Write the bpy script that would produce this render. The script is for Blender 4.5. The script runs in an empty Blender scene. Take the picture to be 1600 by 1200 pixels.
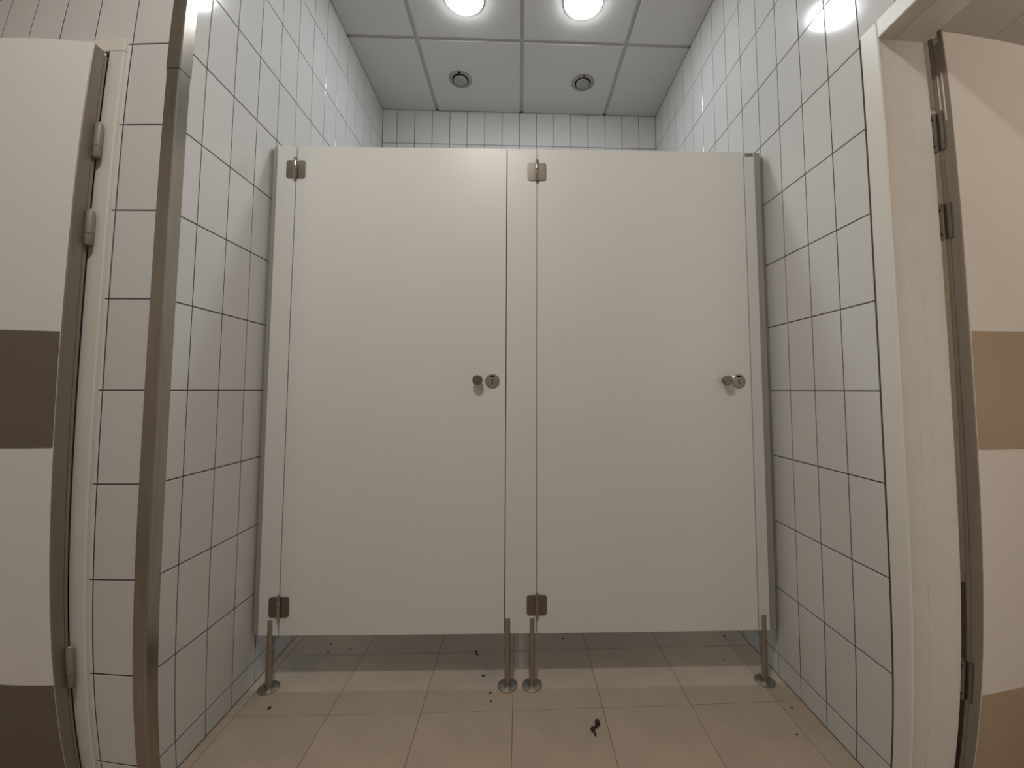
import bpy, bmesh, math, random
from mathutils import Vector, Matrix
random.seed(7)
C = bpy.context.scene.collection
SC = bpy.context.scene
PI = math.pi

# ------------------------------------------------------------------ camera
H = 1.083                                  # eye height above the floor
cam_d = bpy.data.cameras.new('camera'); cam = bpy.data.objects.new('camera', cam_d)
C.objects.link(cam); SC.camera = cam
yaw, pitch, roll = -0.0393, 0.0642, 0.0007
cy, sy, cp, sp = math.cos(yaw), math.sin(yaw), math.cos(pitch), math.sin(pitch)
fw = Vector((-sy*cp, cy*cp, sp)); rt = Vector((cy, sy, 0)); up = rt.cross(fw)
r2 = math.cos(roll)*rt + math.sin(roll)*up; u2 = -math.sin(roll)*rt + math.cos(roll)*up
cam.matrix_world = Matrix(((r2.x, u2.x, -fw.x, 0), (r2.y, u2.y, -fw.y, 0), (r2.z, u2.z, -fw.z, H), (0, 0, 0, 1)))
cam_d.type = 'PANO'
cam_d.sensor_width = 36; cam_d.sensor_height = 27; cam_d.sensor_fit = 'HORIZONTAL'
cc = cam_d if hasattr(cam_d, 'panorama_type') else cam_d.cycles
cc.panorama_type = 'FISHEYE_LENS_POLYNOMIAL'   # a wide phone lens: mild barrel distortion
U = 22.5                                       # 1000 photo pixels in sensor millimetres
cc.fisheye_fov = math.radians(175)
cc.fisheye_polynomial_k0 = 0.0
cc.fisheye_polynomial_k1 = -1.5776/U
cc.fisheye_polynomial_k2 = 0.0722/U**2
cc.fisheye_polynomial_k3 = 1.2156/U**3
cc.fisheye_polynomial_k4 = -0.7695/U**4
cam_d.shift_x = -(835.97-800)/1600
cam_d.shift_y = -(600-568.42)/1200
cam_d.clip_start = 0.01

# ------------------------------------------------------------------ world, exposure, lamps' strength
w = bpy.data.worlds.new('world'); SC.world = w; w.use_nodes = True
w.node_tree.nodes['Background'].inputs[0].default_value = (0.30, 0.26, 0.22, 1)
w.node_tree.nodes['Background'].inputs[1].default_value = 0.02
SC.view_settings.view_transform = 'Standard'
SC.view_settings.look = 'None'
SC.view_settings.gamma = 1
SC.view_settings.use_curve_mapping = False
SC.view_settings.exposure = 0.06
COOL = (0.93, 0.98, 1.0); WARM = (1.0, 0.955, 0.895)
P_STALL, P_ROOM, P_REAR_FILL, P_SIDE_FILL = 56.0, 252.0, 34.0, 150.0

# ------------------------------------------------------------------ materials
def mat(name, col, rough=0.5, metal=0.0, spec=0.5, noise=0.0, nscale=20, bump=0.0, bscale=60, coat=0.0, emit=None, var=0.0, stretch=None):
    m = bpy.data.materials.new(name); m.use_nodes = True
    n = m.node_tree.nodes; l = m.node_tree.links; b = n['Principled BSDF']
    b.inputs['Base Color'].default_value = (*col, 1); b.inputs['Roughness'].default_value = rough
    b.inputs['Metallic'].default_value = metal; b.inputs['Specular IOR Level'].default_value = spec
    b.inputs['Coat Weight'].default_value = coat
    tc = n.new('ShaderNodeTexCoord'); src = tc.outputs['Object']
    if stretch:
        mp = n.new('ShaderNodeMapping'); mp.inputs['Scale'].default_value = stretch
        l.new(src, mp.inputs[0]); src = mp.outputs[0]
    if noise or var:
        mx = n.new('ShaderNodeMix'); mx.data_type = 'RGBA'; mx.blend_type = 'MULTIPLY'
        mx.inputs[0].default_value = 1
        mx.inputs[6].default_value = (*col, 1)
        if noise:
            t = n.new('ShaderNodeTexNoise'); t.inputs['Scale'].default_value = nscale; t.inputs['Detail'].default_value = 5
            l.new(src, t.inputs['Vector'])
            mr = n.new('ShaderNodeMapRange'); mr.inputs[1].default_value = .25; mr.inputs[2].default_value = .75
            mr.inputs[3].default_value = 1-noise; mr.inputs[4].default_value = 1+noise
            l.new(t.outputs[0], mr.inputs[0]); v = mr.outputs[0]
        if var:
            oi = n.new('ShaderNodeObjectInfo')
            mr2 = n.new('ShaderNodeMapRange'); mr2.inputs[3].default_value = 1-var; mr2.inputs[4].default_value = 1+var*.5
            l.new(oi.outputs['Random'], mr2.inputs[0])
            if noise:
                mm = n.new('ShaderNodeMath'); mm.operation = 'MULTIPLY'
                l.new(v, mm.inputs[0]); l.new(mr2.outputs[0], mm.inputs[1]); v = mm.outputs[0]
            else: v = mr2.outputs[0]
        cb = n.new('ShaderNodeCombineColor'); [l.new(v, cb.inputs[i]) for i in range(3)]
        l.new(cb.outputs[0], mx.inputs[7]); l.new(mx.outputs[2], b.inputs['Base Color'])
    if bump:
        t2 = n.new('ShaderNodeTexNoise'); t2.inputs['Scale'].default_value = bscale; t2.inputs['Detail'].default_value = 2
        l.new(src, t2.inputs['Vector'])
        bp = n.new('ShaderNodeBump'); bp.inputs['Strength'].default_value = bump; bp.inputs['Distance'].default_value = .002
        l.new(t2.outputs[0], bp.inputs['Height']); l.new(bp.outputs[0], b.inputs['Normal'])
    if emit:
        b.inputs['Emission Color'].default_value = (*emit[0], 1); b.inputs['Emission Strength'].default_value = emit[1]
    return m

M = dict(
    tile=mat('glazed_tile', (.645, .642, .635), .10, spec=.5, bump=.10, bscale=9, var=.03),
    grout=mat('brown_grout', (.075, .057, .043), .9, noise=.25, nscale=30),
    floor_tile=mat('floor_tile', (.43, .35, .275), .42, noise=.08, nscale=7, bump=.15, bscale=90, var=.04),
    floor_grout=mat('floor_grout', (.215, .16, .115), .95, noise=.3, nscale=25),
    ceil=mat('ceiling_panel', (.80, .785, .75), .75, bump=.05, bscale=200, var=.02),
    tbar=mat('ceiling_bar', (.60, .585, .555), .5),
    hpl=mat('white_laminate', (.745, .745, .725), .38, noise=.015, nscale=3, bump=.06, bscale=260),
    dark_gap=mat('rubber_and_gap_shade', (.006, .005, .004), 1, spec=.1),  # near-black rubber; also paints the shade in door seams and valve gap
    steel=mat('brushed_steel', (.42, .38, .33), .34, metal=1, noise=.06, nscale=60, bump=.12, bscale=70, stretch=(6, 6, .3)),
    guard=mat('steel_corner_guard', (.40, .365, .32), .26, metal=1, noise=.10, nscale=16, bump=.06, bscale=30, stretch=(4, 4, .4)),
    satin=mat('satin_steel', (.21, .185, .155), .27, metal=.8),
    alu=mat('grey_aluminium', (.37, .355, .33), .5, metal=.2),
    pin=mat('polished_pin', (.40, .37, .33), .16, metal=1),
    paint=mat('white_frame_paint', (.70, .67, .62), .35, noise=.02, nscale=6),
    beige_frame=mat('cream_jamb_paint', (.60, .565, .515), .4, noise=.03, nscale=9),
    leaf=mat('white_door_leaf', (.70, .68, .65), .5, noise=.015, nscale=4, bump=.05, bscale=200),
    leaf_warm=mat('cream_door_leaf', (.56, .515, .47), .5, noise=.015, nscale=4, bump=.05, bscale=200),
    band=mat('taupe_band', (.145, .115, .085), .5, noise=.03, nscale=8),
    band_light=mat('pale_taupe_band', (.30, .225, .155), .5, noise=.03, nscale=8),
    edge=mat('door_edge_metal', (.25, .215, .175), .42, metal=.35, noise=.08, nscale=8, stretch=(5, 5, .5)),
    hinge_paint=mat('painted_hinge', (.23, .20, .165), .45),
    wall=mat('plain_wall', (.60, .55, .48), .8, noise=.02, nscale=5),
    wallw=mat('side_room_wall', (.80, .73, .64), .8),
    valve=mat('valve_metal', (.40, .38, .36), .35, metal=.55),
    dirt=mat('dirt', (.035, .02, .012), .9, noise=.3, nscale=200),
    plate=mat('label_plate', (.28, .27, .24), .5),
    sealant=mat('grey_sealant', (.36, .34, .31), .7),
)
# grey dust smudges on the floor around two of the cubicle legs
fm = M['floor_tile']; n_ = fm.node_tree.nodes; l_ = fm.node_tree.links; b_ = n_['Principled BSDF']
geo = n_.new('ShaderNodeNewGeometry'); nz_ = n_.new('ShaderNodeTexNoise'); nz_.inputs['Scale'].default_value = 22; nz_.inputs['Detail'].default_value = 6
l_.new(geo.outputs['Position'], nz_.inputs['Vector']); acc = None
for (px, py, rad, amp) in ((-.84, 1.72, .13, .9), (-.11, 1.64, .09, .8), (-.14, 1.76, .09, .5), (.0, 1.70, .10, .5), (-.95, 1.52, .07, .8), (.93, 1.60, .08, .4)):
    vd = n_.new('ShaderNodeVectorMath'); vd.operation = 'DISTANCE'; vd.inputs[1].default_value = (px, py, 0)
    l_.new(geo.outputs['Position'], vd.inputs[0])
    mr_ = n_.new('ShaderNodeMapRange'); mr_.inputs[1].default_value = 0; mr_.inputs[2].default_value = rad
    mr_.inputs[3].default_value = amp; mr_.inputs[4].default_value = 0
    l_.new(vd.outputs['Value'], mr_.inputs[0])
    if acc is None: acc = mr_.outputs[0]
    else:
        ad = n_.new('ShaderNodeMath'); ad.operation = 'MAXIMUM'; l_.new(acc, ad.inputs[0]); l_.new(mr_.outputs[0], ad.inputs[1]); acc = ad.outputs[0]
mu = n_.new('ShaderNodeMath'); mu.operation = 'MULTIPLY'; mu.use_clamp = True
sh = n_.new('ShaderNodeMapRange'); sh.inputs[1].default_value = .35; sh.inputs[2].default_value = .6; l_.new(nz_.outputs[0], sh.inputs[0])
l_.new(acc, mu.inputs[0]); l_.new(sh.outputs[0], mu.inputs[1])
mx_ = n_.new('ShaderNodeMix'); mx_.data_type = 'RGBA'
l_.new(mu.outputs[0], mx_.inputs[0]); l_.new(b_.inputs['Base Color'].links[0].from_socket, mx_.inputs[6]); mx_.inputs[7].default_value = (.30, .29, .275, 1)
l_.new(mx_.outputs[2], b_.inputs['Base Color'])
def lampmat(name, col, s): return mat(name, (.8, .8, .8), .4, emit=(col, s))

# ------------------------------------------------------------------ helpers
def link(name, bm, m, parent=None, smooth=False, bev=0.0):
    bmesh.ops.recalc_face_normals(bm, faces=bm.faces)
    me = bpy.data.meshes.new(name); bm.to_mesh(me); bm.free()
    if smooth:
        for p in me.polygons: p.use_smooth = True
        me.set_sharp_from_angle(angle=math.radians(35))
    o = bpy.data.objects.new(name, me); C.objects.link(o)
    if m is not None: me.materials.append(m)
    if parent is not None: o.parent = parent
    if bev:
        md = o.modifiers.new('bevel', 'BEVEL'); md.width = bev; md.segments = 2; md.limit_method = 'ANGLE'
    return o
def add_box(bm, a, b):
    vs = [bm.verts.new((x, y, z)) for x in (a[0], b[0]) for y in (a[1], b[1]) for z in (a[2], b[2])]
    for f in ((0, 1, 3, 2), (4, 6, 7, 5), (0, 4, 5, 1), (2, 3, 7, 6), (0, 2, 6, 4), (1, 5, 7, 3)):
        bm.faces.new([vs[i] for i in f])
def box(name, a, b, m, parent=None, bev=0.0):
    bm = bmesh.new(); add_box(bm, a, b); return link(name, bm, m, parent, bev=bev)
def boxes(name, L, m, parent=None, bev=0.0):
    bm = bmesh.new()
    for a, b in L: add_box(bm, a, b)
    return link(name, bm, m, parent, bev=bev)
def add_lathe(bm, prof, T=Matrix(), n=36):
    rings = []
    for r, z in prof:
        if r < 1e-6: rings.append([bm.verts.new(T @ Vector((0, 0, z)))])
        else: rings.append([bm.verts.new(T @ Vector((r*math.cos(2*PI*i/n), r*math.sin(2*PI*i/n), z))) for i in range(n)])
    for A, B in zip(rings, rings[1:]):
        if len(A) == 1 and len(B) == 1: continue
        for i in range(n):
            j = (i+1) % n
            if len(A) == 1: bm.faces.new((A[0], B[i], B[j]))
            elif len(B) == 1: bm.faces.new((A[i], A[j], B[0]))
            else: bm.faces.new((A[i], A[j], B[j], B[i]))
def lathe(name, prof, m, parent=None, T=Matrix(), n=36):
    bm = bmesh.new(); add_lathe(bm, prof, T, n); return link(name, bm, m, parent, smooth=True)
def prism(name, pts, z0, z1, m, parent=None, bev=0.0):
    bm = bmesh.new()
    A = [bm.verts.new((x, y, z0)) for x, y in pts]; B = [bm.verts.new((x, y, z1)) for x, y in pts]
    bm.faces.new(A); bm.faces.new(B)
    for i in range(len(pts)):
        j = (i+1) % len(pts); bm.faces.new((A[i], A[j], B[j], B[i]))
    return link(name, bm, m, parent, bev=bev)
def add_plate(bm, x0, x1, z0, z1, y0, y1, r=(0, 0, 0, 0), n=5):
    """upright plate in the XZ plane, corner radii: lower-left, lower-right, upper-right, upper-left"""
    pts = []
    for (cx, cz, a0, rr) in ((x0, z0, PI, r[0]), (x1, z0, 1.5*PI, r[1]), (x1, z1, 0, r[2]), (x0, z1, .5*PI, r[3])):
        sx = 1 if cx == x0 else -1; sz = 1 if cz == z0 else -1
        if rr == 0: pts.append((cx, cz)); continue
        for i in range(n+1):
            a = a0+i*PI/2/n; pts.append((cx+sx*rr+rr*math.cos(a), cz+sz*rr+rr*math.sin(a)))
    A = [bm.verts.new((x, y0, z)) for x, z in pts]; B = [bm.verts.new((x, y1, z)) for x, z in pts]
    bm.faces.new(A); bm.faces.new(B)
    for i in range(len(pts)):
        j = (i+1) % len(pts); bm.faces.new((A[i], A[j], B[j], B[i]))
def tag(o, label, cat, group=None, kind=None):
    o['label'] = label; o['category'] = cat
    if group: o['group'] = group
    if kind: o['kind'] = kind
    return o
def thing(name, label, cat, loc=(0, 0, 0), rotz=0, group=None, kind=None):
    o = bpy.data.objects.new(name, None); C.objects.link(o); o.empty_display_size = .1
    o.location = loc; o.rotation_euler = (0, 0, rotz)
    return tag(o, label, cat, group, kind)
def dup(root, loc, label):
    r = root.copy(); C.objects.link(r); r.location = loc; r['label'] = label
    for ch in list(root.children):
        c = ch.copy(); C.objects.link(c); c.parent = r
        for g in ch.children:
            d = g.copy(); C.objects.link(d); d.parent = c
    return r

TILES = {}
def tile_mesh(name, a, b, t, ch, m):
    key = (name, round(a, 4), round(b, 4))
    if key in TILES: return TILES[key]
    bm = bmesh.new()
    lo = [bm.verts.new((x, y, -t)) for x, y in ((-a/2, -b/2), (a/2, -b/2), (a/2, b/2), (-a/2, b/2))]
    mi = [bm.verts.new((x, y, -ch)) for x, y in ((-a/2, -b/2), (a/2, -b/2), (a/2, b/2), (-a/2, b/2))]
    c2 = ch*1.4
    hi = [bm.verts.new((x, y, 0)) for x, y in ((-a/2+c2, -b/2+c2), (a/2-c2, -b/2+c2), (a/2-c2, b/2-c2), (-a/2+c2, b/2-c2))]
    for P, Q in ((lo, mi), (mi, hi)):
        for i in range(4):
            j = (i+1) % 4; bm.faces.new((P[i], P[j], Q[j], Q[i]))
    bm.faces.new(hi)
    bmesh.ops.recalc_face_normals(bm, faces=bm.faces)
    me = bpy.data.meshes.new(name); bm.to_mesh(me); bm.free(); me.materials.append(m)
    TILES[key] = me; return me
def place_tiles(name, parent, org, ux, uy, cols, rows, m, gap=.0036, t=.004, ch=.0006, clip=None, tilt=.0022):
    """tiles on a plane: org + u*ux + v*uy, face towards ux x uy"""
    ux = Vector(ux); uy = Vector(uy); nz = ux.cross(uy); n = 0
    for (u0, u1) in cols:
        for (v0, v1) in rows:
            rects = clip(u0, u1, v0, v1) if clip else [(u0, u1, v0, v1)]
            for (a0, a1, b0, b1) in rects:
                g0 = gap/2
                A, B = a1-a0-gap, b1-b0-gap
                if A < .006 or B < .006: continue
                o = bpy.data.objects.new(name, tile_mesh(name, A, B, t, ch, m)); C.objects.link(o)
                c = Vector(org)+ux*((a0+a1)/2)+uy*((b0+b1)/2)
                R = Matrix((ux, uy, nz)).transposed().to_4x4()
                R = R @ Matrix.Rotation(random.gauss(0, tilt*.5), 4, 'X') @ Matrix.Rotation(random.gauss(0, tilt), 4, 'Y')
                o.matrix_world = Matrix.Translation(c) @ R
                o.parent = parent; n += 1
    return n
def spans(start, step, lo, hi):
    """joint-to-joint intervals of a regular grid, cut at lo and hi"""
    k = math.ceil((lo-start)/step-1e-6); j = []
    x = start+k*step
    while x < hi-1e-6: j.append(x); x += step
    j = [lo]+[q for q in j if q > lo+1e-4]+[hi]
    return list(zip(j, j[1:]))

# ------------------------------------------------------------------ the setting
XL, XR, YB, ZC = -.9745, .990, 2.8175, 3.079
W, T = .1242, .25
YF = 1.140                    # face of the left wall that holds the door
XFL, YR = -2.45, -1.5         # room behind and left of the camera
G = .0010                     # grout lies this much behind the tile faces
rows = spans(1.081, T, 0, ZC)

floor = box('floor', (XFL-.15, YR-.15, -.08), (3.3, YB+.12, -.0012), M['floor_grout'])
tag(floor, 'beige square floor tiles with thin brown joints under the cubicles', 'floor', kind='structure')
def fclip(u0, u1, v0, v1):
    out = []
    for (x0, x1, y0, y1) in ((XFL, XR, YR, YF), (XL, XR, YF, YB)):
        a0, a1, b0, b1 = max(u0, x0), min(u1, x1), max(v0, y0), min(v1, y1)
        if y0 == YF and v0 < YF: b0 = v0 if u0 >= XL else b0
        if y0 == YR and v1 > YF and u0 >= XL-1e-6: continue
        if a1-a0 > .012 and b1-b0 > .012: out.append((a0, a1, b0, b1))
    return out
place_tiles('floor_tile', floor, (0, 0, 0), (1, 0, 0), (0, 1, 0), spans(.289-.3075*20, .3075, XFL, XR), spans(1.451-.3145*20, .3145, YR, YB),
            M['floor_tile'], gap=.0022, t=.006, ch=.0006, clip=fclip, tilt=.0006)

wb = box('wall_back', (XL-.15, YB+G, 0), (XR+.13, YB+.12, ZC+.1), M['grout'])
tag(wb, 'tiled white back wall seen above the cubicle doors', 'wall', kind='structure')
place_tiles('wall_tile', wb, (0, YB, 0), (1, 0, 0), (0, 0, 1), spans(XR-W*40, W, XL, XR), rows, M['tile'])
wl = box('wall_left', (XL-.15, YF+G, 0), (XL-G, YB+G, ZC+.1), M['grout'])
tag(wl, 'white tiled wall left of the cubicles', 'wall', kind='structure')
place_tiles('wall_tile', wl, (XL, 0, 0), (0, 1, 0), (0, 0, 1), spans(1.2387-W*6, W, 1.176, YB), rows, M['tile'])
wr = boxes('wall_right', [((XR+G, 1.027, 0), (XR+.128, YB+G, ZC+.1)), ((XR+G, .085, 2.062), (XR+.128, 1.027, ZC+.1)), ((XR+G, YR, 0), (XR+.128, .085, ZC+.1))], M['grout'])
tag(wr, 'white tiled wall right of the cubicles', 'wall', kind='structure')
def rclip(u0, u1, v0, v1):       # u runs towards -Y from YB
    y0, y1 = YB-u1, YB-u0; out = []
    if y0 >= 1.066: return [(u0, u1, v0, v1)]
    if v1 > 2.100+.02: out.append((u0, u1, max(v0, 2.100), v1))
    return out
off = (YB-1.204) % W
place_tiles('wall_tile', wr, (XR, YB, 0), (0, -1, 0), (0, 0, 1), spans(off, W, 0, YB+.16), rows, M['tile'], clip=rclip)
# left wall with the door, facing the camera
OX0, OX1, OZ = -2.085, -1.165, 2.05
wf = boxes('wall_front', [((OX1, YF+G, 0), (XL-.15, YF+.15, ZC+.1)), ((OX0, YF+G, OZ), (OX1, YF+.15, ZC+.1)), ((XFL, YF+G, 0), (OX0, YF+.15, ZC+.1))], M['grout'])
tag(wf, 'tiled wall at the left edge around the white door', 'wall', kind='structure')
def lclip(u0, u1, v0, v1):
    x0, x1 = XL-u1, XL-u0     # unused here
    return [(u0, u1, v0, v1)]
def frclip(u0, u1, v0, v1):      # u = x
    fx = -1.126
    if u0 >= fx-.012: return [(u0, u1, v0, v1)]
    if v1 <= 2.085: 
        if u1 <= -2.13: return [(u0, u1, v0, v1)]
        return [(fx-.010, u1, v0, v1)] if u1 > fx+.001 else []
    return [(u0, u1, max(v0, 2.081) if u1 > -2.13 else v0, v1)]
cols = spans(-1.124-W*14, W, XFL, -1.0005)
cols = [c for c in cols if c[1]-c[0] > .01]
xs = []
for c in cols:
    xs.append(c)
place_tiles('wall_tile', wf, (0, YF, 0), (1, 0, 0), (0, 0, 1), [c for c in xs], rows, M['tile'], clip=frclip)
# the narrow cut strip of tile beside the door frame
place_tiles('wall_tile', wf, (0, YF, 0), (1, 0, 0), (0, 0, 1), [(-1.140, -1.124)], [r for r in rows if r[1] <= 2.09], M['tile'])

for nm, a, b, lab in (('wall_rear', (XFL-.15, YR-.15, 0), (XR+.128, YR, ZC+.1), 'plain wall behind the camera'),
                      ('wall_far_left', (XFL-.15, YR, 0), (XFL, YF+.15, ZC+.1), 'plain wall left of the camera')):
    tag(box(nm, a, b, M['wall']), lab, 'wall', kind='structure')
# room beyond the right-hand doorway
SZ = 2.783
tag(boxes('wall_side_room', [((XR+.13, 2.25, 0), (3.3, 2.35, SZ)), ((3.2, -.6, 0), (3.3, 2.25, SZ)), ((XR+.13, -.7, 0), (3.3, -.6, SZ))], M['wallw']),
    'warm beige walls of the room beyond the open right door', 'wall', kind='structure')
cs = box('ceiling_side_room', (XR+.1282, -.7, SZ+.012), (3.3, 2.35, SZ+.08), M['tbar'])
tag(cs, 'beige ceiling glimpsed above the open right door leaf', 'ceiling', kind='structure')
for x0, x1 in spans(2.285-.6*3, .6, XR+.13, 3.2):
    for y0, y1 in spans(-.6, 1.2, -.6, 2.25):
        box('ceiling_panel', (x0+.003, y0+.003, SZ), (x1-.003, y1-.003, SZ+.012), M['wallw'], cs)

# ceiling: recessed bars, panels standing a little proud
ceil = box('ceiling', (XFL, YR, ZC+.03), (XR+G, YB+G, ZC+.1), M['tbar'])
tag(ceil, 'suspended ceiling of pale square panels with recessed grey bars', 'ceiling', kind='structure')
xg = [-.59-.6*3, -.59-.6*2, -.59-.6, -.59, .011, .613]
yg = [2.21-.6*k for k in range(0, 7)]
def cell(x0, x1, y0, y1):
    g = .012
    a = (x0 if abs(x0-XL) < 1e-4 or x0 == XFL else x0+g, y0 if y0 in (YR, YF) else y0+g)
    b = (x1 if x1 == XR else x1-g, y1 if y1 in (YB, YF) else y1-g)
    if b[0]-a[0] > .02 and b[1]-a[1] > .02:
        box('ceiling_panel', (*a, ZC), (*b, ZC+.022), M['ceil'], ceil, bev=.0015)
ys = sorted([YR]+[y for y in yg if y > YR+.02]+[YB])
for y0, y1 in zip(ys, ys[1:]):
    xx = sorted([XL if y0 > YF-.55 and y1 > YF+.3 else XFL]+[x for x in xg if x > (XL if y0 > YF-.55 and y1 > YF+.3 else XFL)+.03]+[XR])
    if y0 < YF < y1:
        xx2 = sorted([XFL]+[x for x in xg if x < XL]+[XL]); xx2 = [q for q in xx2 if q >= XFL]
        for x0, x1 in zip(xx2, xx2[1:]): cell(x0, x1, y0, YF)
        xx = sorted([XL]+[x for x in xg if x > XL]+[XR])
    for x0, x1 in zip(xx, xx[1:]): cell(x0, x1, y0, y1)
for x in xg[3:]: box('ceiling_bar', (x-.012, YR, ZC+.009), (x+.012, YB-.002, ZC+.04), M['tbar'], ceil)
for y in yg:
    box('ceiling_bar', (XL if y > YF else XFL, y-.012, ZC+.0092), (XR, y+.012, ZC+.04), M['tbar'], ceil)

# stainless corner guard on the left corner
tr = thing('trim_1', 'brushed stainless steel corner guard on the left wall corner', 'corner guard', kind='structure')
def guard(name, z0, z1, o):
    x = XL+.0018+o; y = YF-.0045-o; t = .0025
    prism(name, [(x, 1.176+o), (x-t, 1.176+o), (x-t, y+t), (-1.008-o, y+t), (-1.008-o, y), (x-.003, y), (x-.0008, y+.0008), (x, y+.003)], z0, z1, M['guard'], tr)
guard('lower_guard', .001, 2.02, 0)
guard('upper_guard', 2.0, ZC-.001, .0016)

# ------------------------------------------------------------------ left door (leaf ajar towards the camera)
d1 = thing('door_1', 'white door with taupe bands standing ajar at the left edge', 'door', kind='structure')
FY = 1.128
fr = boxes('door_frame', [((-1.1805, FY, 0), (-1.1345, YF+.13, 2.052)), ((-2.13, FY, 2.0521), (-1.1345, YF+.02, 2.092)), ((-2.13, FY, 0), (-2.075, YF+.13, 2.052))], M['paint'], d1, bev=.003)
A1 = math.radians(16.5)
F = Vector((-1.177, 1.073)); du = Vector((-math.cos(A1), -math.sin(A1))); nn = Vector((-math.sin(A1), math.cos(A1)))
R = Vector((-1.1775, 1.1195))
ZT = 2.036
Lf = prism('door_leaf', [tuple(F), tuple(F+du*.9), tuple(F+du*.9+nn*.045), tuple(R)], .012, ZT, M['leaf'], d1, bev=.0015)
def face_strip(name, z0, z1, m, p=.0012):
    q = [F-nn*p+du*.0005, F-nn*p+du*.9, F+du*.9+nn*.0005, F+nn*.0005+du*.0005]
    prism(name, [tuple(v) for v in q], z0, z1, m, Lf)
face_strip('taupe_band', .936, 1.231, M['band'])
face_strip('kick_plate', .014, .332, M['band'])
ee = (R-F).normalized(); en = Vector((ee.y, -ee.x))
prism('leaf_edge', [tuple(F+en*.0006+ee*.001), tuple(F+en*.003+ee*.003), tuple(F+en*.003+ee*.036), tuple(F+en*.0006+ee*.037)], .013, ZT-.002, M['edge'], Lf)
prism('rebate_lip', [tuple(F+en*.0006+ee*.0385), tuple(F+en*.0035+ee*.0385), tuple(F+en*.0035+ee*.0462), tuple(F+en*.0006+ee*.0462)], .013, ZT-.012, M['hinge_paint'], Lf)
for z0, z1 in ((1.718, 1.818), (1.472, 1.568), (.308, .412)):
    hx, hy = -1.164, FY-.0145; zm = z0+(z1-z0)*.33
    bm = bmesh.new()
    Tm = Matrix.Translation((hx, hy, 0))
    add_lathe(bm, [(0, z0), (.009, z0), (.0102, z0+.002), (.0102, zm-.001), (.008, zm-.001), (.008, zm), (.0102, zm), (.0102, z1-.006), (.007, z1), (0, z1)], Tm, 20)
    hg = link('hinge', bm, M['hinge_paint'], d1, smooth=True)
    box('hinge_plate', (hx-.0145, hy+.003, z0+.006), (hx-.005, FY-.0005, z1-.01), M['hinge_paint'], hg)
    lathe('hinge_pin', [(0, z1), (.003, z1), (.0035, z1+.003), (0, z1+.005)], M['paint'], hg, Tm, 10)

# ------------------------------------------------------------------ right doorway (leaf swung away into the side room)
d2 = thing('door_2', 'white framed doorway at right with its leaf swung open beyond', 'door', kind='structure')
FX = .981
fr2 = boxes('door_frame', [((FX, 1.010, 0), (XR-.0004, 1.067, 2.100)), ((FX, .045, 2.047), (XR-.0004, 1.0098, 2.100)), ((FX, .045, 0), (XR-.0004, .100, 2.047))], M['paint'], d2, bev=.003)
jb = boxes('jamb', [((FX+.0015, 1.012, 0), (1.122, 1.0268, 2.058)), ((FX+.0015, .0855, 2.0485), (1.122, 1.012, 2.0615)), ((FX+.0015, .0855, 0), (1.122, .0985, 2.0485))], M['beige_frame'], d2, bev=.001)
boxes('door_stop', [((1.030, 1.0106, 0), (1.062, 1.0125, 2.048)), ((1.030, .10, 2.0470), (1.062, 1.0106, 2.049))], M['beige_frame'], jb, bev=.0008)
LX, LY0, LY1 = 1.134, .966, 1.009
Lr = boxes('door_leaf', [((LX, LY0, .012), (LX+.9, LY1, 2.046))], M['leaf_warm'], d2, bev=.001)
box('taupe_band', (LX+.0015, LY0-.0012, .936), (LX+.9, LY0+.001, 1.231), M['band_light'], Lr)
box('kick_plate', (LX+.0015, LY0-.0012, .014), (LX+.9, LY0+.001, .334), M['band_light'], Lr)
boxes('leaf_edge', [((LX-.003, LY0+.001, .014), (LX+.001, LY0+.013, 2.054)), ((LX-.0012, LY0+.013, .014), (LX+.001, LY1-.012, 2.026)), ((LX-.003, LY1-.012, .014), (LX+.001, LY1-.001, 2.050))], M['edge'], Lr, bev=.0006)
boxes('closer_slot', [((LX-.0018, LY0+.0135, 1.80), (LX-.001, LY0+.0175, 1.935)), ((LX-.0018, LY1-.017, 1.77), (LX-.001, LY1-.0135, 1.935))], M['paint'], Lr)
for z0, z1 in ((1.725, 1.832), (1.482, 1.578), (.298, .400)):
    hg = box('hinge', (1.1225, 1.0035, z0), (1.1255, 1.0265, z1), M['satin'], d2, bev=.001)
    bm = bmesh.new()
    for z in (z0+.015, z1-.015):
        add_lathe(bm, [(0, -.0024), (.004, -.0018), (.0045, 0), (0, 0)], Matrix.Translation((1.1225, 1.013, z)) @ Matrix.Rotation(PI/2, 4, 'Y'), 10)
    link('screw', bm, M['dirt'], hg, smooth=True)
    box('hinge_leaf', (LX-.0045, LY1-.020, z0), (LX-.0031, LY1-.002, z1), M['satin'], hg)
    lathe('hinge_knuckle', [(0, z0), (.005, z0), (.005, z1), (0, z1)], M['satin'], hg, Matrix.Translation((1.1285, 1.0165, 0)), 12)

# ------------------------------------------------------------------ cubicle front
RZ = math.atan2(-.034, 1.925)
ZB, ZTOP, TH = .188, 2.038, .013
def front_y(x): return 1.577-.01766*(x+.96)
def local_thing(name, label, cat, x, group=None):
    return thing(name, label, cat, (x, front_y(x), 0), RZ, group)

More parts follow.
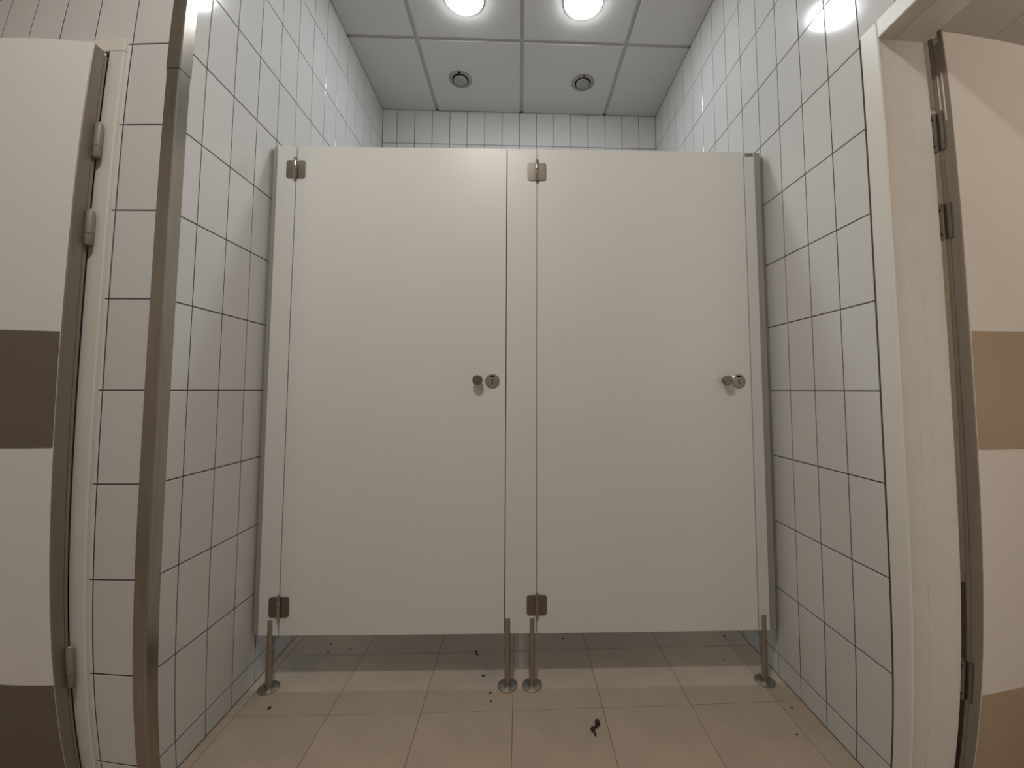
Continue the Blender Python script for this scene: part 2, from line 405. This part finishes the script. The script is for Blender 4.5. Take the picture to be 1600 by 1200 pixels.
def leg(parent, lx, name='leg'):
    cy_ = .0045
    lg = bmesh.new()
    add_lathe(lg, [(0, .004), (.0118, .004), (.0118, .128), (.0112, .130), (.0112, .132), (.0104, .132), (.0104, .2405), (.0085, .2435), (0, .244)], Matrix.Translation((lx, cy_, 0)), 24)
    L = link(name, lg, M['steel'], parent, smooth=True)
    lathe('foot_plate', [(0, 0), (.036, 0), (.036, .0045), (.033, .0065), (.014, .0075), (0, .0075)], M['steel'], L, Matrix.Translation((lx, cy_, 0)), 36)
    lathe('screw', [(0, 0), (.002, 0), (.002, .0015), (0, .002)], M['dirt'], L, Matrix.Translation((lx+.006, cy_-.0095, .150)) @ Matrix.Rotation(PI/2, 4, 'X'), 10)
    return L
def panel(parent, x0, x1, name='panel'):
    return box(name, (x0, 0, ZB), (x1, TH, ZTOP), M['hpl'], parent, bev=.0006)

def stop(parent, lx):
    boxes('stop_and_seam_shade', [((lx-.012, TH, ZB+.002), (lx+.012, TH+.004, ZTOP-.003)), ((lx-.0022, .0060, ZB+.002), (lx+.0022, TH, ZTOP-.003))], M['dark_gap'], parent)  # door stop plus a black filler that paints the seam's shade
# three fixed front panels
PL = local_thing('partition_panel', 'narrow white fixed panel against the left tiled wall, holding the left cubicle door', 'partition panel', -.915, 'fixed cubicle front panels')
panel(PL, -.948+.915, -.8755+.915)
boxes('wall_channel', [((-.9665+.915, .0035, ZB+.001), (-.9482+.915, .040, ZTOP-.001)), ((XL+.915+.004, .012, ZB+.001), (-.9665+.915, .052, ZTOP-.001))], M['alu'], PL, bev=.001)
leg(PL, .010)
stop(PL, -.87375+.915)
PM = local_thing('partition_panel', 'white fixed panel between the two cubicle doors, standing on two steel legs', 'partition panel', .0095, 'fixed cubicle front panels')
panel(PM, -.0485-.0095, .0675-.0095)
for xx in (-.0385, .0515): leg(PM, xx-.0095)
for xx in (-.0500, .0690): stop(PM, xx-.0095)
box('divider', (-.0065, TH+.0045, ZB), (.0065, 1.235, ZTOP), M['hpl'], PM)
PR = local_thing('partition_panel', 'narrow white fixed panel against the right tiled wall, with a tiny grey label at its top', 'partition panel', .929, 'fixed cubicle front panels')
panel(PR, .9005-.929, .941-.929)
boxes('wall_channel', [((.9412-.929, .0035, ZB+.001), (.9675-.929, .045, ZTOP-.001)), ((.9675-.929, .020, ZB+.001), (XR-.929-.005, .060, ZTOP-.001))], M['alu'], PR, bev=.001)
leg(PR, -.0105)
stop(PR, .8990-.929)
pl_ = box('label_plate', (-.0255, -.0008, 2.0195), (.0085, .0002, 2.0315), M['plate'], PR)
boxes('printed_mark', [((-.010, -.0011, 2.0255), (.0065, -.0007, 2.0285)), ((-.021, -.0011, 2.0265), (-.014, -.0007, 2.0285))], M['dirt'], pl_)

def hinge(parent, lx, zc, long_pin=True):
    """leaf plates either side of the seam at lx, knuckle on the seam"""
    bm = bmesh.new()
    h = .036
    add_plate(bm, lx-.0380, lx-.0040, zc-h, zc+h, -.0032, -.0002, (.010, 0, 0, .010))
    root = link('hinge', bm, M['satin'], parent, bev=.0007)
    bm = bmesh.new()
    add_plate(bm, lx+.0055, lx+.0360, zc-h, zc+h, -.0032, -.0002, (0, .010, .010, 0))
    link('hinge_leaf', bm, M['satin'], root, bev=.0007)
    bm = bmesh.new(); Tm = Matrix.Translation((lx, -.0075, 0))
    add_lathe(bm, [(0, zc-h-.004), (.0052, zc-h-.003), (.0072, zc-h+.002), (.0072, zc+.004), (.0058, zc+.004), (.0058, zc+.0055), (.0072, zc+.0055), (.0072, zc+h+.004), (.005, zc+h+.009), (0, zc+h+.0095)], Tm, 20)
    link('knuckle', bm, M['pin'], root, smooth=True)
    return root
def cubicle_door(label, x0, x1):
    """x0 hinge side, x1 lock side; the frame seam lies just outside each"""
    D = local_thing('cubicle_door', label, 'door', (x0+x1)/2, 'cubicle doors')
    c = (x0+x1)/2
    panel(D, x0-c, x1-c, 'door_panel')
    sx = x0-c-.0015
    hinge(D, sx, 1.944); hinge(D, sx, .290)
    RX = Matrix.Rotation(PI/2, 4, 'X')
    kx = x1-c-.104
    k = lathe('knob', [(0, 0), (.0115, 0), (.0105, .012), (.0125, .016), (.0185, .019), (.0188, .028), (.0165, .031), (0, .0312)], M['satin'], D, Matrix.Translation((kx, 0, 1.120)) @ RX, 32)
    lx = x1-c-.050
    r = lathe('lock', [(0, 0), (.0268, 0), (.0268, .003), (.0245, .0048), (.012, .0052), (0, .0052)], M['steel'], D, Matrix.Translation((lx, 0, 1.118)) @ RX, 36)
    bm = bmesh.new(); add_plate(bm, lx-.0085, lx+.0085, 1.1325, 1.1385, -.0060, -.0035, (.002,)*4)
    link('indicator_window', bm, M['dark_gap'], r)
    bm = bmesh.new(); add_plate(bm, lx-.0015, lx+.0015, 1.104, 1.125, -.0062, -.0035)
    link('coin_slot', bm, M['dark_gap'], r)
    bm = bmesh.new()
    for z in (1.1300, 1.0985): add_lathe(bm, [(0, 0), (.0026, 0), (.002, .0016), (0, .0018)], Matrix.Translation((lx, -.0045, z)) @ RX, 10)
    link('screw', bm, M['paint'], r, smooth=True)
    return D
cubicle_door('left white cubicle door with round steel knob and lock', -.872, -.0515)
cubicle_door('right white cubicle door with round steel knob and lock', .0705, .8975)

# ------------------------------------------------------------------ lamps
def downlight(label, x, y, col, s, zc=ZC, group='round ceiling lights'):
    t = thing('ceiling_light', label, 'light', (x, y, zc), 0, group)
    lathe('light_ring', [(.0985, 0), (.1025, 0), (.102, -.004), (.100, -.005), (.0985, -.0045)], M['paint'], t, n=48)
    prof = [(0, -.021), (.045, -.0198), (.077, -.0155), (.092, -.0098), (.0983, -.0035), (.0983, 0)]
    lathe('diffuser', prof, lampmat('diffuser_'+str(len(bpy.data.materials)), col, s), t, n=48)
    return t
downlight('round lit ceiling light above the left cubicle', -.287, 1.957, COOL, P_STALL)
downlight('round lit ceiling light above the right cubicle', .325, 1.957, COOL, P_STALL)
downlight('round ceiling light above and behind the camera', -.287, .145, WARM, P_ROOM)
downlight('added unseen ceiling light near the rear wall, brightening the room', -1.49, -.455, WARM, P_REAR_FILL)  # invented fill light, out of view, for more diffuse room light
sl = downlight('added unseen lamp brightening the side room', 0, 0, WARM, P_SIDE_FILL, 0); sl.location = (XR+.185, -.42, 1.45); sl.rotation_euler = (0, -PI/2-.55, 0); sl.name = 'side_fill_lamp'; sl['category'] = 'lamp'; del sl['group']  # invented lamp, out of view, lifts the side ceiling and right leaf

lathe('fill_lamp_arm', [(0, .0), (.035, .0), (.035, .02), (.02, .03), (.02, .055), (0, .055)], M['paint'], sl, n=20)  # mount of the added side-room fill lamp

# ------------------------------------------------------------------ exhaust valves
def valve(label, x, y):
    t = thing('air_valve', label, 'vent', (x, y, ZC), 0, 'round air valves in the ceiling')
    lathe('valve_ring', [(.050, -.001), (.052, -.007), (.058, -.0095), (.068, -.007), (.0735, -.003), (.074, 0)], M['valve'], t, n=48)
    lathe('valve_gap_shade', [(0, -.0012), (.0515, -.0015)], M['dark_gap'], t, n=48)  # flat black sheet standing for the shade between ring and disc
    lathe('valve_disc', [(0, -.0150), (.036, -.0145), (.043, -.0125), (.0445, -.009), (.040, -.007), (0, -.006)], M['valve'], t, n=48)
    box('clip', (-.005, -.0715, -.0115), (.005, -.060, -.006), M['dark_gap'], t)
    return t
v1 = valve('round metal air valve in the ceiling behind the left light', -.383, 2.513)
dup(v1, (.408, 2.511, ZC), 'round metal air valve in the ceiling behind the right light')

# ------------------------------------------------------------------ litter on the floor
bm = bmesh.new()
def blob(bm, c, r, sq=.6, seed=0):
    rnd = random.Random(seed)
    n0 = len(bm.verts)
    res = bmesh.ops.create_icosphere(bm, subdivisions=2, radius=1)
    for v in res['verts']:
        k = 1+rnd.uniform(-.18, .18)
        v.co = Vector((c[0]+v.co.x*r[0]*k, c[1]+v.co.y*r[1]*k, c[2]+v.co.z*r[2]*k))
blob(bm, (.2565, 1.379, .0075), (.0085, .011, .0075), seed=1)
blob(bm, (.247, 1.366, .004), (.0085, .0035, .003), seed=2)
blob(bm, (.238, 1.356, .006), (.007, .008, .006), seed=3)
blob(bm, (.243, 1.343, .0015), (.004, .009, .0015), seed=4)
tag(link('crumpled_scrap', bm, M['dirt'], smooth=True), 'dark brown crumpled scrap lying on the floor tiles, in front of the right cubicle', 'litter')
specks = [(-.132, 1.622, .006, 'dark speck just behind and left of the middle left leg'), (-.174, 1.764, .007, 'largest of the dark specks under the left door, on the rear floor joint'),
          (-.168, 1.748, .0055, 'dark speck touching the front of the largest speck under the left door'), (-.099, 1.532, .005, 'brown speck left of the foot plate of the middle left leg'),
          (-.094, 1.493, .0045, 'small brown speck in front of the middle left leg'), (-.783, 1.781, .0045, 'tiny black speck on the floor right behind the leftmost leg'),
          (-.846, 1.484, .007, 'flat grey brown speck in front of the leftmost leg'), (.934, 1.42, .004, 'tiny speck beside the right wall in front of the rightmost leg'),
          (.877, 1.31, .004, 'tiny speck on the right floor tiles nearest the camera'), (.196, 1.842, .005, 'dark speck under the right door close to its hinge side'),
          (.909, 1.831, .005, 'speck at the foot of the right tiled wall under the cubicle front'), (.827, 1.676, .004, 'speck left of the rightmost leg under the right door'),
          (.251, 1.522, .0025, 'faint tiny speck in front of the right cubicle door'), (-.70, 1.80, .004, 'small speck on the shaded floor far under the left door'),
          (-.80, 1.84, .004, 'small speck on the shaded floor nearest the left wall')]
for i, (x, y, r, lab) in enumerate(specks):
    bm = bmesh.new(); blob(bm, (0, 0, r*.3), (r, r*.7, r*.35), seed=20+i)
    o = tag(link('dirt_fleck', bm, M['dirt'], smooth=True), lab, 'litter', 'dirt flecks on the floor')
    o.location = (x, y, 0); o.rotation_euler = (0, 0, i*1.3)
bm = bmesh.new(); blob(bm, (0, 0, .001), (.003, .016, .0012), seed=50)
o = tag(link('paper_shred', bm, M['sealant'], smooth=True), 'thin pale shred left of the dark scrap on the floor tiles', 'litter'); o.location = (.079, 1.365, 0)
